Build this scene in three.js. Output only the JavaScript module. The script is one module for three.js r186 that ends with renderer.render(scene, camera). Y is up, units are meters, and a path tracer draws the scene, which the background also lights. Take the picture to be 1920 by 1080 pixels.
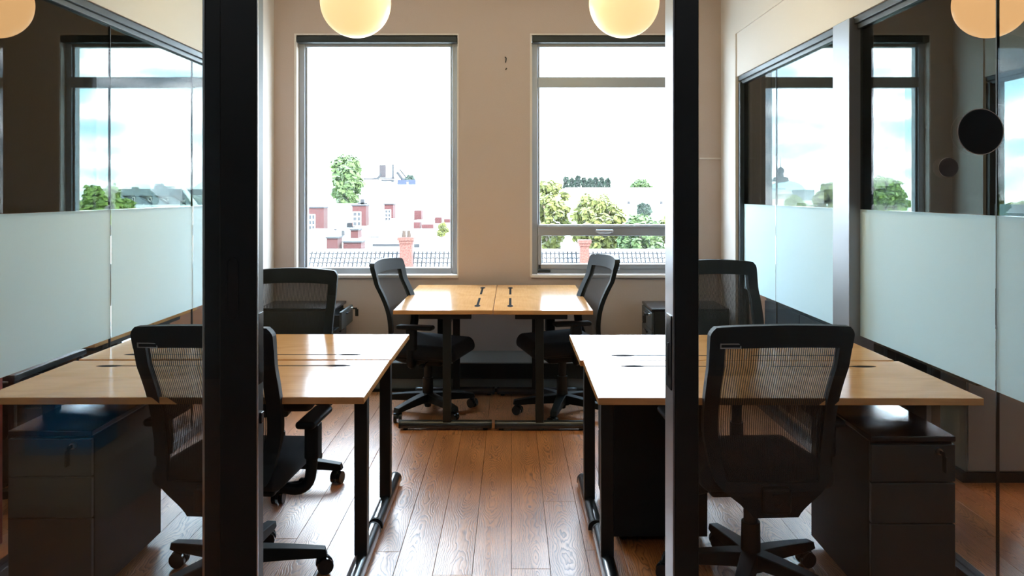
import * as THREE from 'three';
import { RoundedBoxGeometry } from 'three/addons/geometries/RoundedBoxGeometry.js';
import { mergeGeometries } from 'three/addons/utils/BufferGeometryUtils.js';
import { RectAreaLightUniformsLib } from 'three/addons/lights/RectAreaLightUniformsLib.js';
import { createNoise2D, createNoise3D } from 'simplex-noise';

// ------------------------------------------------------------------ camera, sky, sun, exposure
const scene = new THREE.Scene();
const FOCAL = 1480, EYE = 1.45, VPX = 959, VPY = 362;      // pixels of the 1920 x 1080 frame
const camera = new THREE.PerspectiveCamera(2 * Math.atan(540 / FOCAL) * 180 / Math.PI, 16 / 9, 0.05, 2000);
camera.position.set(0, EYE, 0);
camera.lookAt(0, EYE, -1);
camera.setViewOffset(1920, 1080, 960 - VPX, 540 - VPY, 1920, 1080);

const renderer = new THREE.WebGLRenderer({ antialias: true });
renderer.toneMapping = THREE.LinearToneMapping;
renderer.toneMappingExposure = 1.32;
renderer.shadowMap.enabled = true;
RectAreaLightUniformsLib.init();

function rng(seed) { let a = seed >>> 0; return () => { a = (a + 0x6D2B79F5) >>> 0; let t = a; t = Math.imul(t ^ (t >>> 15), t | 1); t ^= t + Math.imul(t ^ (t >>> 7), t | 61); return ((t ^ (t >>> 14)) >>> 0) / 4294967296; }; }
const R0 = rng(11);
const n2 = createNoise2D(rng(5)), n3 = createNoise3D(rng(7));
const fbm3 = (x, y, z, o) => { let s = 0, a = 0.5; for (let i = 0; i < o; i++) { s += a * n3(x, y, z); x *= 2.03; y *= 2.03; z *= 2.03; a *= 0.5; } return s; };
const clamp = (x, a = 0, b = 1) => Math.min(b, Math.max(a, x));
const smooth = (a, b, x) => { const t = clamp((x - a) / (b - a)); return t * t * (3 - 2 * t); };

const SKY = 27.0;
{
  const W = 1024, H = 512, d = new Float32Array(W * H * 4);
  for (let j = 0; j < H; j++) for (let i = 0; i < W; i++) {
    const el = ((j + 0.5) / H - 0.5) * Math.PI, az = ((i + 0.5) / W - 0.5) * 2 * Math.PI;
    const up = Math.max(0.0, Math.sin(el)), x = Math.cos(el) * Math.cos(az), z = Math.cos(el) * Math.sin(az);
    const k = 1 / (up + 0.16);                                  // a flat cloud layer seen from below
    const n = 0.8 * fbm3(x * k * 1.7, 0.4, z * k * 1.7, 5) + 0.75 * fbm3(x * 5, up * 30, z * 5, 4);
    const c = smooth(-0.22, 0.5, n) * (1 - 0.25 * up);
    const low = Math.exp(-up * 9);
    const blue = [0.40 + 0.35 * low, 0.70 + 0.22 * low, 0.98], cloud = [0.92, 1.0, 1.08], t = 0.80 + 0.34 * n;
    const o = (j * W + i) * 4;
    for (let q = 0; q < 3; q++) d[o + q] = SKY * (blue[q] * 0.36 * (1 - c) + cloud[q] * t * c);
    d[o + 3] = 1;
  }
  const tex = new THREE.DataTexture(d, W, H, THREE.RGBAFormat, THREE.FloatType);
  tex.mapping = THREE.EquirectangularReflectionMapping; tex.magFilter = THREE.LinearFilter; tex.needsUpdate = true;
  scene.background = tex;
}
const sun = new THREE.DirectionalLight(new THREE.Color(1, 0.97, 0.9), 16);
sun.position.set(62, 66, 40); sun.target.position.set(0, -4, -40); sun.castShadow = true;
sun.shadow.mapSize.set(4096, 4096); Object.assign(sun.shadow.camera, { left: -110, right: 110, top: 110, bottom: -110, near: 1, far: 320 });
scene.add(sun, sun.target);

// ------------------------------------------------------------------ helpers
const taken = new Map();
function numbered(name) { const n = taken.get(name) ?? 0; taken.set(name, n + 1); return n ? `${name}_${String(n).padStart(3, '0')}` : name; }
function tag(o, label, category, group, kind) { o.userData = { label, category }; if (group) o.userData.group = group; if (kind) o.userData.kind = kind; return o; }
function thing(name, label, category, pos = [0, 0, 0], turn = 0, group, kind) {
  const g = new THREE.Group(); g.name = numbered(name); g.position.set(...pos); g.rotation.y = turn; scene.add(g);
  return tag(g, label, category, group, kind);
}
function part(name, geo, m, parent) { const o = new THREE.Mesh(geo, m); o.name = name; o.castShadow = o.receiveShadow = true; parent.add(o); return o; }
const plain = (g) => { const r = g.index ? g.toNonIndexed() : g; for (const k of Object.keys(r.attributes)) if (!['position', 'normal', 'uv'].includes(k)) r.deleteAttribute(k); return r; };
const merge = (list) => mergeGeometries(list.map(plain));
// a box between two corners, with uv in metres
function box(x0, x1, y0, y1, z0, z1) {
  const w = x1 - x0, h = y1 - y0, d = z1 - z0, g = new THREE.BoxGeometry(w, h, d);
  const s = [[d, h], [d, h], [w, d], [w, d], [w, h], [w, h]], uv = g.attributes.uv;
  for (let i = 0; i < 24; i++) uv.setXY(i, uv.getX(i) * s[i >> 2][0], uv.getY(i) * s[i >> 2][1]);
  return g.translate((x0 + x1) / 2, (y0 + y1) / 2, (z0 + z1) / 2);
}
function rbox(x0, x1, y0, y1, z0, z1, r = 0.006, seg = 2) {
  const w = x1 - x0, h = y1 - y0, d = z1 - z0;
  return new RoundedBoxGeometry(w, h, d, seg, Math.min(r, w / 2.01, h / 2.01, d / 2.01)).translate((x0 + x1) / 2, (y0 + y1) / 2, (z0 + z1) / 2);
}
function cyl(r0, r1, h, x, y, z, seg = 20) { return new THREE.CylinderGeometry(r0, r1, h, seg).translate(x, y, z); }
function tube(pts, r, seg = 20, rad = 8) { return new THREE.TubeGeometry(new THREE.CatmullRomCurve3(pts.map((p) => new THREE.Vector3(...p))), seg, r, rad, false); }
// world X, Y of a pixel at depth Z in front of the lens
const X = (px, Z) => (px - VPX) * Z / FOCAL, Y = (py, Z) => EYE - (py - VPY) * Z / FOCAL;

// ------------------------------------------------------------------ materials
const C = (r, g, b) => new THREE.Color().setRGB(r, g, b);
const std = (r, g, b, roughness = 0.6, o = {}) => new THREE.MeshStandardMaterial({ color: C(r, g, b), roughness, ...o });
function dataTex(W, H, fn, srgb) {
  const d = new Uint8Array(W * H * 4);
  for (let j = 0; j < H; j++) for (let i = 0; i < W; i++) { const c = fn(i / W, j / H), o = (j * W + i) * 4; for (let q = 0; q < 3; q++) d[o + q] = 255 * clamp(c[q] ?? c[0]); d[o + 3] = 255; }
  const t = new THREE.DataTexture(d, W, H, THREE.RGBAFormat); t.wrapS = t.wrapT = THREE.RepeatWrapping; t.magFilter = THREE.LinearFilter; t.minFilter = THREE.LinearMipmapLinearFilter; t.generateMipmaps = true;
  if (srgb) t.colorSpace = THREE.SRGBColorSpace; t.needsUpdate = true; return t;
}
// plain-sawn oak: growth rings cut at a slant; u across the board, v along it. Value 0 (pale wood) to 1 (dark late wood).
function oak(u, v, seed) {
  const b = Math.floor(u * 6), x = (u * 6 - b) - 0.5;                // six different boards side by side in the texture
  const s = seed + b * 17.3, c = 0.18 * Math.sin(s * 3.1) + 0.05 * n2(s, v * 3);
  const dx = x - c, vv = v * 3 + s;
  const hgt = 0.55 * n2(s * 0.7, v * 1.6 + s) + 0.16 * n2(s, v * 6) + 0.05 * n2(x * 3 + s, v * 14);
  const r = Math.sqrt(dx * dx * 5.5 + (0.5 + hgt) * (0.5 + hgt)) + 0.02 * n2(x * 9 + s, v * 20);
  const f = r * 11 + vv * 0.2, ring = f - Math.floor(f);
  const line = Math.pow(ring, 3.2) * (1 - smooth(0.93, 1, ring));
  const pore = Math.max(0, n2(x * 90 + s, v * 26)) * 0.35;
  return clamp(line * (0.75 + 0.35 * n2(vv, x * 4)) + pore * 0.6);
}
const OAK_W = 768, OAK_H = 1024, oakV = new Float32Array(OAK_W * OAK_H);
for (let j = 0; j < OAK_H; j++) for (let i = 0; i < OAK_W; i++) oakV[j * OAK_W + i] = oak(i / OAK_W, j / OAK_H, 3.7);
const oakAt = (u, v) => oakV[Math.min(OAK_H - 1, Math.floor(v * OAK_H)) * OAK_W + Math.min(OAK_W - 1, Math.floor(u * OAK_W))];
const floorMap = dataTex(OAK_W, OAK_H, (u, v) => { const k = oakAt(u, v), t = 0.06 * n2(u * 5, v * 4); return [0.81 + t - 0.48 * k, 0.535 + t * 0.8 - 0.36 * k, 0.315 + t * 0.6 - 0.22 * k]; }, true);
const floorBump = dataTex(OAK_W, OAK_H, (u, v) => [1 - oakAt(u, v)]);
const floorRough = dataTex(OAK_W, OAK_H, (u, v) => [0.30 + 0.30 * oakAt(u, v)]);
const deskMap = dataTex(512, 512, (u, v) => {
  const g = n2(u * 3, v * 60) * 0.5 + n2(u * 9, v * 170) * 0.3, w = n2(u * 2 + 4, v * 5 + 0.8 * n2(u * 2, v * 3));
  const k = 0.035 * g + 0.03 * w; return [0.87 + k, 0.655 + k, 0.435 + k * 0.9];
}, true);
const brickMap = (r, g, b) => dataTex(256, 256, (u, v) => { const k = 0.10 * n2(u * 60, v * 160) + 0.06 * n2(u * 9, v * 9); return [r + k, g + k * 0.8, b + k * 0.8]; }, true);
const paintBump = dataTex(256, 256, (u, v) => [0.5 + 0.3 * n2(u * 60, v * 60) + 0.2 * n2(u * 140, v * 140)]);
paintBump.repeat.set(1.6, 1.6);
const stripes = dataTex(256, 64, (u, v) => [0.78 + 0.14 * Math.sin(u * Math.PI * 2 * 32)]);

const M = {
  wall: std(0.50, 0.40, 0.355, 0.85, { bumpMap: paintBump, bumpScale: 0.0006 }),
  white: std(0.66, 0.60, 0.56, 0.8, { bumpMap: paintBump, bumpScale: 0.0005 }),
  ceiling: std(0.78, 0.76, 0.73, 0.9),
  floor: new THREE.MeshPhysicalMaterial({ clearcoat: 1.0, clearcoatRoughness: 0.36, map: floorMap, bumpMap: floorBump, bumpScale: 0.0015, roughnessMap: floorRough, roughness: 1 }),
  sub: std(0.05, 0.035, 0.02, 0.9),
  black: std(0.008, 0.014, 0.017, 0.42),
  blackMatt: std(0.009, 0.014, 0.017, 0.65),
  blackGloss: std(0.012, 0.015, 0.02, 0.22),
  plastic: new THREE.MeshPhysicalMaterial({ color: C(0.009, 0.014, 0.018), roughness: 0.55, specularIntensity: 0.55 }),
  fabric: new THREE.MeshPhysicalMaterial({ color: C(0.012, 0.017, 0.024), roughness: 0.9, sheen: 0.25, sheenRoughness: 0.6, sheenColor: C(0.25, 0.3, 0.4) }),
  mesh: new THREE.MeshStandardMaterial({ color: C(0.016, 0.018, 0.021), roughness: 0.85, transparent: true, alphaMap: stripes, side: THREE.DoubleSide }),
  desk: new THREE.MeshPhysicalMaterial({ map: deskMap, roughness: 0.14 }),
  steel: std(0.62, 0.64, 0.66, 0.28, { metalness: 1 }),
  tubeMetal: new THREE.MeshPhysicalMaterial({ color: C(0.012, 0.016, 0.022), roughness: 0.3, clearcoat: 1, clearcoatRoughness: 0.12 }),
  alu: std(0.34, 0.36, 0.40, 0.4, { metalness: 0.25 }),
  postMetal: std(0.30, 0.32, 0.36, 0.3, { metalness: 0.6 }),
  dusk: std(0.10, 0.125, 0.145, 0.8),  // dimness of the corridor put into the wall colour
  post: std(0.27, 0.29, 0.33, 0.4, { metalness: 0.3 }),
  slot: new THREE.MeshPhysicalMaterial({ color: C(0.01, 0.01, 0.01), roughness: 1, specularIntensity: 0.1 }),
  drawer: std(0.036, 0.046, 0.050, 0.45),
  grey: std(0.20, 0.22, 0.22, 0.55),
  pane: new THREE.MeshPhysicalMaterial({ color: C(0.985, 0.99, 0.99), roughness: 0, transmission: 1, thickness: 0 }),
  front: new THREE.MeshPhysicalMaterial({ color: C(0.965, 0.975, 0.975), roughness: 0, transmission: 1, thickness: 0, specularIntensity: 0.55 }),
  dimGlass: new THREE.MeshPhysicalMaterial({ color: C(0.305, 0.345, 0.335), roughness: 0, transmission: 1, thickness: 0, specularIntensity: 0.16 }),  // darkening added in the glass colour to tame the sky; real panes are clear
  film: new THREE.MeshPhysicalMaterial({ color: C(0.62, 0.90, 1.0), roughness: 1, transmission: 0.78, thickness: 0, side: THREE.DoubleSide }),
  red: std(0.42, 0.06, 0.04, 0.5),
  seal: std(0.02, 0.024, 0.026, 0.6),
};

// ------------------------------------------------------------------ the setting
const ZW = 6.2;                       // back wall
const XL = -1.92, XR = 1.70, XR2 = 3.52, XE = 5.6, XWEST = -4.35;
const CEIL = 3.1, ZF = 1.83;          // front glass line
const ZC = -2.6;                      // far side of the corridor, behind the lens

{ // floor of separate planks on a dark bed
  const f = thing('floor', 'warm brown oak plank floor with dark cathedral grain', 'floor', [0, 0, 0], 0, null, 'structure');
  part('subfloor', box(XWEST - 0.2, XE + 0.2, -0.25, -0.013, -ZW - 0.25, -ZC + 0.2), M.sub, f);
  const W = 0.15, r = rng(21);
  let x = XWEST, far = [];
  while (x < XE) {
    let z = ZW - r() * 2.4;
    const cuts = [ZW]; while (z > ZF - 0.35) { cuts.push(z); z -= 2.1 + r() * 0.8; } cuts.push(ZF - 0.4);
    for (let k = 0; k + 1 < cuts.length; k++) {
      const z0 = cuts[k], z1 = cuts[k + 1], L = z0 - z1, g = rbox(x + 0.0007, x + W - 0.0007, -0.014, 0, -z0 + 0.0006, -z1 - 0.0006, 0.0012, 1);
      const p = g.attributes.position, uv = g.attributes.uv, b = Math.floor(r() * 6), v0 = r(), dir = r() < 0.5 ? -1 : 1;
      for (let i = 0; i < p.count; i++) uv.setXY(i, (b + 0.02 + 0.96 * clamp((p.getX(i) - x) / W)) / 6, v0 + dir * (p.getZ(i) + z0) / 1.9);
      if (x < XR2 + 0.2) part('plank', g, M.floor, f); else far.push(g);
    }
    x += W;
  }
  part('planks_beyond', merge(far), M.floor, f).userData.kind = 'stuff';
  const g = box(XWEST, XE, -0.014, 0, -ZF + 0.4, -ZC), uv = g.attributes.uv, p = g.attributes.position;
  for (let i = 0; i < p.count; i++) uv.setXY(i, p.getX(i) / 0.9, p.getZ(i) / 1.9);
  part('corridor_boards', g, M.floor, f);
}
part('slab', box(XWEST - 0.25, XE + 0.25, CEIL, CEIL + 0.3, -ZW - 0.25, -ZC + 0.25), M.ceiling, thing('ceiling', 'plain white ceiling above the lamps', 'ceiling', [0, 0, 0], 0, null, 'structure'));

// windows stand 1.853 m apart in the back wall
const WINX = [[-3.545, -2.275], [-1.692, -0.423], [0.159, 1.43], [2.013, 3.284], [3.866, 5.137]];
const WY0 = Y(518, ZW), WY1 = Y(66, ZW);
{
  const s = new THREE.Shape([[XWEST - 0.25, -0.25], [XE + 0.25, -0.25], [XE + 0.25, CEIL], [XWEST - 0.25, CEIL]].map((p) => new THREE.Vector2(...p)));
  for (const [a, b] of WINX) s.holes.push(new THREE.Path([[a, WY0], [a, WY1], [b, WY1], [b, WY0]].map((p) => new THREE.Vector2(...p))));
  const w = thing('wall_back', 'beige painted wall holding the row of tall windows', 'wall', [0, 0, 0], 0, null, 'structure');
  part('plaster', new THREE.ExtrudeGeometry(s, { depth: 0.28, bevelEnabled: false }).translate(0, 0, -ZW - 0.28), M.wall, w);
  part('cable_hook', merge([tube([[X(947, ZW), Y(107, ZW), -ZW], [X(949, ZW), Y(109, ZW), -ZW + 0.012], [X(948, ZW), Y(118, ZW), -ZW + 0.012]], 0.004, 8, 5), tube([[X(949, ZW), Y(128, ZW), -ZW], [X(950, ZW), Y(129, ZW), -ZW + 0.01], [X(948, ZW), Y(131, ZW), -ZW + 0.008]], 0.004, 8, 5)]), M.blackMatt, w);
  part('skirting_cable', rbox(X(1311, ZW), X(1352, ZW), Y(299, ZW), Y(296, ZW), -ZW, -ZW + 0.012, 0.003), M.white, w);
}
function windowUnit(k, label, transoms) {
  const [a, b] = WINX[k], g = thing(`window_${k + 1}`, label, 'window', [0, 0, 0], 0, null, 'structure');
  const zi = -ZW - 0.07, zo = zi - 0.06, F = 0.05;
  const top = WY1 - 0.04;
  part('frame', merge([rbox(a, a + F, WY0, top, zo, zi), rbox(b - F, b, WY0, top, zo, zi), rbox(a + F, b - F, WY0 + 0.012, WY0 + 0.06, zo, zi), rbox(a + F, b - F, top - 0.04, top, zo, zi),
    rbox(a + F, a + F + 0.016, WY0 + 0.05, top - 0.03, zo - 0.01, zi - 0.02), rbox(b - F - 0.016, b - F, WY0 + 0.05, top - 0.03, zo - 0.01, zi - 0.02)]), M.alu, g);
  part('blind_cassette', rbox(a + 0.004, b - 0.004, WY1 - 0.058, WY1 - 0.006, -ZW - 0.10, -ZW + 0.01, 0.008), M.black, g);
  part('reveal_trim', merge([box(a - 0.014, a, WY0, WY1, -ZW - 0.001, -ZW + 0.006), box(b, b + 0.008, WY0, WY1, -ZW - 0.001, -ZW + 0.006), box(a - 0.014, b + 0.008, WY1, WY1 + 0.012, -ZW - 0.001, -ZW + 0.006),
    box(a, a + 0.004, WY0, WY1 - 0.09, -ZW - 0.07, -ZW), box(b - 0.004, b, WY0, WY1 - 0.09, -ZW - 0.07, -ZW)]), M.white, g);
  part('sill', rbox(a - 0.008, b + 0.006, WY0 - 0.012, WY0 + 0.012, -ZW - 0.07, -ZW + 0.022, 0.005), M.white, g);
  const yb = WY0 + 0.05, yt = top - 0.03;
  if (!transoms) { part('pane', box(a + F, b - F, yb, yt, zo + 0.02, zo + 0.03), M.pane, g); return; }
  const T = [Y(162, ZW), Y(142, ZW)], B = [Y(443, ZW), Y(422, ZW)];
  part('transom', rbox(a + F, b - F, T[0], T[1], zo, zi + 0.008), M.alu, g);
  part('meeting_rail', merge([rbox(a + F, b - F, B[0], B[1], zo, zi + 0.012), rbox(a + F, b - F, B[1] - 0.028, B[1] - 0.008, zi, zi + 0.018, 0.006)]), M.alu, g);
  part('vent_sash', merge([rbox(a + F, a + F + 0.03, yb, B[0], zo, zi + 0.012), rbox(b - F - 0.03, b - F, yb, B[0], zo, zi + 0.012), rbox(a + F, b - F, yb, yb + 0.04, zo, zi + 0.012)]), M.alu, g);
  const m = (a + b) / 2 - 0.06;
  part('handle', merge([rbox(m - 0.07, m + 0.07, B[0] + 0.03, B[0] + 0.05, zi + 0.01, zi + 0.05, 0.008), rbox(m - 0.05, m + 0.05, B[0] + 0.018, B[0] + 0.034, zi + 0.01, zi + 0.03, 0.006)]), M.steel, g);
  part('pane', box(a + F, b - F, T[1], yt, zo + 0.02, zo + 0.03), M.pane, g);
  part('pane', box(a + F, b - F, B[1], T[0], zo + 0.02, zo + 0.03), M.pane, g);
  part('pane', box(a + F + 0.03, b - F - 0.03, yb + 0.04, B[0], zo + 0.02, zo + 0.03), M.pane, g);
  part('vent_stay', rbox(a + F, a + F + 0.10, yb - 0.02, yb - 0.008, zi, zi + 0.03, 0.004), M.blackMatt, g);
}
windowUnit(0, 'window of the room beyond the left glass partition, with a top transom', 2);
windowUnit(1, 'single tall picture window with undivided glass behind the left back chair', 0);
windowUnit(2, 'window with transom and low opening sash, seen beside the black door jamb', 3);
windowUnit(3, 'window seen through the right glass partition on both sides of the post', 2);
windowUnit(4, 'window at the right edge of the picture beyond two glass partitions', 0);

// solid walls that close the place
part('plaster', box(XWEST - 0.25, XWEST, -0.25, CEIL, -ZW, -ZC), M.wall, thing('wall_outer_left', 'plain beige wall closing the left neighbouring office', 'wall', [0, 0, 0], 0, null, 'structure'));
part('plaster', box(XE, XE + 0.25, -0.25, CEIL, -ZW, -ZC), M.wall, thing('wall_outer_right', 'plain beige wall closing the far right office', 'wall', [0, 0, 0], 0, null, 'structure'));
part('plaster', box(XWEST, XE, -0.25, CEIL, -ZC, -ZC + 0.2), M.dusk, thing('wall_corridor', 'unseen corridor wall, coloured dark to keep the glass reflections low', 'wall', [0, 0, 0], 0, null, 'structure'));

// glass partitions between the offices: glass from floor to rail, a bulkhead above, a pier at the window wall
const FILM0 = 0.757, FILM1 = 1.371, RAIL0 = 2.258, RAIL1 = 2.305, PIERZ = 5.80;
function partition(name, label, xg, side, joints, postAt, glass = M.dimGlass) {       // side: +1 when our office lies at larger X
  const w = thing(name, label, 'wall', [0, 0, 0], 0, null, 'structure');
  const q = (a, b) => [Math.min(a, b), Math.max(a, b)];
  const xi = xg + side * 0.035, xo = xg - side * 0.035;            // faces of rail
  const xb = xg + side * 0.045;                                    // face of bulkhead
  part('bulkhead', box(...q(xb, xg - side * 0.06), RAIL1, 2.62, -PIERZ, -ZF), M.white, w);
  part('upper_wall', box(...q(xg + side * 0.055, xg - side * 0.07), 2.62, CEIL, -ZW, -ZF), M.white, w);
  part('pier', box(...q(xg + side * 0.055, xg - side * 0.07), 0, 2.62, -ZW, -PIERZ), M.white, w);
  part('top_rail', merge([rbox(...q(xi, xo), RAIL0 + 0.012, RAIL1, -PIERZ, -ZF, 0.004), rbox(...q(xg + side * 0.02, xg - side * 0.02), RAIL0 - 0.012, RAIL0 + 0.014, -PIERZ, -ZF, 0.003)]), M.black, w);
  part('bottom_rail', rbox(...q(xi - side * 0.005, xo), 0, 0.05, -PIERZ, -ZF, 0.004), M.tubeMetal, w);
  part('end_post', rbox(...q(xi, xo), 0.05, RAIL0, -PIERZ, -PIERZ + 0.05, 0.004), M.black, w);
  if (postAt) part('post', rbox(...q(xg + side * 0.06, xg - side * 0.06), 0, 2.30, -postAt[1], -postAt[0], 0.003), M.post, w);
  for (let k = 0; k + 1 < joints.length; k++) {
    const z0 = -joints[k] + 0.003, z1 = -joints[k + 1] - 0.003;
    const p = part('pane', box(xg - 0.005, xg + 0.005, 0.05, FILM1, z0, z1), M.front, w);
    part('upper_pane', box(xg - 0.005, xg + 0.005, FILM1 + 0.0005, RAIL0, z0, z1), glass, w);  // darker colour put into clear glass to dim the view beyond
    part('frosted_film', new THREE.PlaneGeometry(z1 - z0, FILM1 - FILM0).rotateY(side * Math.PI / 2).translate(xg + side * 0.0062, (FILM0 + FILM1) / 2, (z0 + z1) / 2), M.film, p);
    if (k) part('joint_seal', box(xg - 0.005, xg + 0.005, 0.05, RAIL0, -joints[k] - 0.0028, -joints[k] + 0.0028), M.seal, w);
  }
  return w;
}
partition('wall_left', 'glass partition with frosted band and white bulkhead left of the desks', XL, 1, [PIERZ - 0.05, 4.74, 3.77, 2.79, ZF]);
partition('wall_right', 'glass partition with frosted band and silver post right of the desks', XR, -1, [PIERZ - 0.05, 5.06, 3.93, 2.76, ZF], [3.834, 4.03]);
partition('wall_third', 'second glass partition beyond the right neighbouring office', XR2, -1, [PIERZ - 0.05, 4.7, 3.7, 2.7, ZF], null, M.front);

{ // front glazing towards the corridor
  const w = thing('wall_front', 'black framed glass front between corridor and office', 'wall', [0, 0, 0], 0, null, 'structure');
  const z0 = -ZF - 0.02, z1 = -ZF + 0.02;
  part('head', box(XWEST, XE, 2.32, CEIL, -ZF - 0.06, -ZF + 0.06), M.white, w);
  part('top_rail', merge([rbox(XWEST, XE, 2.24, 2.32, z0 - 0.02, z1 + 0.03, 0.004), rbox(-1.6, 0.42, 2.22, 2.32, z1 + 0.03, z1 + 0.1, 0.004)]), M.black, w);
  part('bottom_rail', merge([rbox(XWEST, -0.65, 0, 0.05, z0, z1, 0.004), rbox(0.37, XE, 0, 0.05, z0, z1, 0.004)]), M.black, w);
  const jz = [-1.846, -1.75];
  part('door_jamb', rbox(0.363, 0.4155, 0, 2.24, jz[0], jz[1], 0.002), M.black, w);
  const jp = part('jamb_lining', rbox(0.359, 0.363, 0, 2.24, jz[0] + 0.002, jz[1] - 0.004, 0.001), M.postMetal, w);
  part('strike_plate', merge([rbox(0.356, 0.36, Y(725, 1.8), Y(588, 1.8), jz[0] + 0.03, jz[1] - 0.014, 0.001), rbox(0.354, 0.358, Y(702, 1.8), Y(640, 1.8), jz[0] + 0.055, jz[1] - 0.035, 0.002)]), M.blackGloss, jp);
  part('end_profile', rbox(-0.706, -0.64, 0.05, 2.24, z0 + 0.004, z1 - 0.004, 0.003), M.black, w);
  part('thin_steel_strip', rbox(-0.7125, -0.706, 0.05, 2.24, z0 + 0.01, z1 - 0.008, 0.002), M.steel, w);  // thin steel strip along the edge of the fixed pane
  for (const [a, b] of [[XL - 0.04, -0.7125], [XWEST, XL - 0.1], [0.4155, XR - 0.04], [XR + 0.04, XR2 - 0.05], [XR2 + 0.05, XE]]) part('pane', box(a, b, 0.05, 2.24, -ZF - 0.006, -ZF + 0.006), M.front, w);
  for (const x of [XL, XR, XR2]) part('mullion', rbox(x - 0.04, x + 0.04, 0.05, 2.24, z0, z1, 0.003), M.black, w);
  // sliding leaf pushed open to the left
  const d = thing('door_1', 'black framed sliding glass door pushed open, with recessed pull', 'door', [0, 0, 0], 0, null, 'structure');
  const dz = [-1.802, -1.752];
  const st = part('stile', rbox(-0.648, -0.566, 0.02, 2.22, ...dz, 0.003), M.black, d);
  part('edge_highlight', rbox(-0.5665, -0.5635, 0.02, 2.22, dz[1] - 0.006, dz[1] - 0.001, 0.001), M.steel, st);  // steel strip stands in for the highlight along the stile edge
  part('edge_lock', merge([rbox(-0.567, -0.5635, Y(716, 1.79), Y(584, 1.79), dz[0] + 0.008, dz[1] - 0.010, 0.001), rbox(-0.566, -0.561, Y(790, 1.79), Y(770, 1.79), dz[0] + 0.012, dz[1] - 0.02, 0.001)]), M.blackGloss, st);
  const hx = X(435, 1.75);
  const pull = new THREE.Shape(); pull.absarc(0, 0.055, 0.011, 0, Math.PI); pull.absarc(0, -0.055, 0.011, Math.PI, 2 * Math.PI);
  const rim = new THREE.Shape(); rim.absarc(0, 0.055, 0.0135, 0, Math.PI); rim.absarc(0, -0.055, 0.0135, Math.PI, 2 * Math.PI); rim.holes.push(new THREE.Path(pull.getPoints(10)));
  part('recessed_pull', merge([new THREE.ExtrudeGeometry(rim, { depth: 0.002, bevelEnabled: false, curveSegments: 10 }).translate(hx, Y(542, 1.75), dz[1]), new THREE.ShapeGeometry(pull, 10).translate(hx, Y(542, 1.75), dz[1] + 0.0005)]), M.blackMatt, st);
  part('stile', rbox(-1.60, -1.52, 0.02, 2.22, ...dz, 0.003), M.black, d);
  part('rail', merge([rbox(-1.52, -0.648, 0.02, 0.10, ...dz, 0.003), rbox(-1.52, -0.648, 2.14, 2.22, ...dz, 0.003)]), M.black, d);
  part('pane', box(-1.52, -0.648, 0.10, 2.14, -1.781, -1.773), M.front, d);
}

// ------------------------------------------------------------------ desks
const DW = 1.33, DD = 0.60, DT = 0.025, DH = 0.74;
const deskGeo = (() => {
  const s = new THREE.Shape([[-DW / 2, -DD / 2], [DW / 2, -DD / 2], [DW / 2, DD / 2], [-DW / 2, DD / 2]].map((p) => new THREE.Vector2(...p)));
  const yb = DD / 2 - 0.10, inlays = [];                                        // slots near the back edge; each widens to an oval at its outer end
  for (const q of [-1, 1]) {
    const pts = [[0.09, -0.008], [0.42, -0.008]]; for (let k = 0; k <= 10; k++) { const a = -Math.PI * 0.88 + k / 10 * Math.PI * 1.76; pts.push([0.47 + 0.055 * Math.cos(a), 0.020 * Math.sin(a)]); } pts.push([0.42, 0.008], [0.09, 0.008]);
    s.holes.push(new THREE.Path(pts.map(([x, y]) => new THREE.Vector2(q * x, yb + y))));
    inlays.push(new THREE.ExtrudeGeometry(new THREE.Shape(pts.map(([x, y]) => new THREE.Vector2(q * x, yb + y))), { depth: 0.006, bevelEnabled: false }).rotateX(-Math.PI / 2).translate(0, DH - 0.0065, 0));
  }
  const top = new THREE.ExtrudeGeometry(s, { depth: DT - 0.003, bevelEnabled: true, bevelSize: 0.0015, bevelThickness: 0.0015, bevelSegments: 1 }).rotateX(-Math.PI / 2).translate(0, DH - DT + 0.0015, 0);
  // after the turn the shape's +y points to -z: the back edge lies at -z
  const foot = (() => { const h = new THREE.Shape(); h.moveTo(-0.030, 0); h.lineTo(-0.030, 0.012); h.absarc(0, 0.012, 0.030, Math.PI, 0, true); h.lineTo(0.030, 0); h.closePath();
    return new THREE.ExtrudeGeometry(h, { depth: 0.54, bevelEnabled: false, curveSegments: 12 }).translate(0, 0.016, -0.28); })();
  const cap = (z) => { const h = new THREE.Shape(); h.moveTo(-0.031, 0); h.lineTo(-0.031, 0.012); h.absarc(0, 0.012, 0.031, Math.PI, 0, true); h.lineTo(0.031, 0); h.closePath(); return new THREE.ExtrudeGeometry(h, { depth: 0.014, bevelEnabled: false, curveSegments: 12 }).translate(0, 0.0155, z); };
  const glide = (z) => merge([cyl(0.013, 0.015, 0.008, 0, 0.004, z, 12), cyl(0.006, 0.006, 0.012, 0, 0.012, z, 8)]);
  return { top, inlays, foot, cap0: cap(-0.294), cap1: cap(0.26), glide0: glide(-0.255), glide1: glide(0.235),
    leg: rbox(-0.025, 0.025, 0.05, DH - DT - 0.03, -0.045, 0.005, 0.004), bar: rbox(-0.025, 0.025, DH - DT - 0.035, DH - DT, -0.17, 0.15, 0.004),
    cross: rbox(-DW / 2 + 0.09, DW / 2 - 0.09, DH - DT - 0.075, DH - DT - 0.035, -0.04, 0.0, 0.004) };
})();
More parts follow.
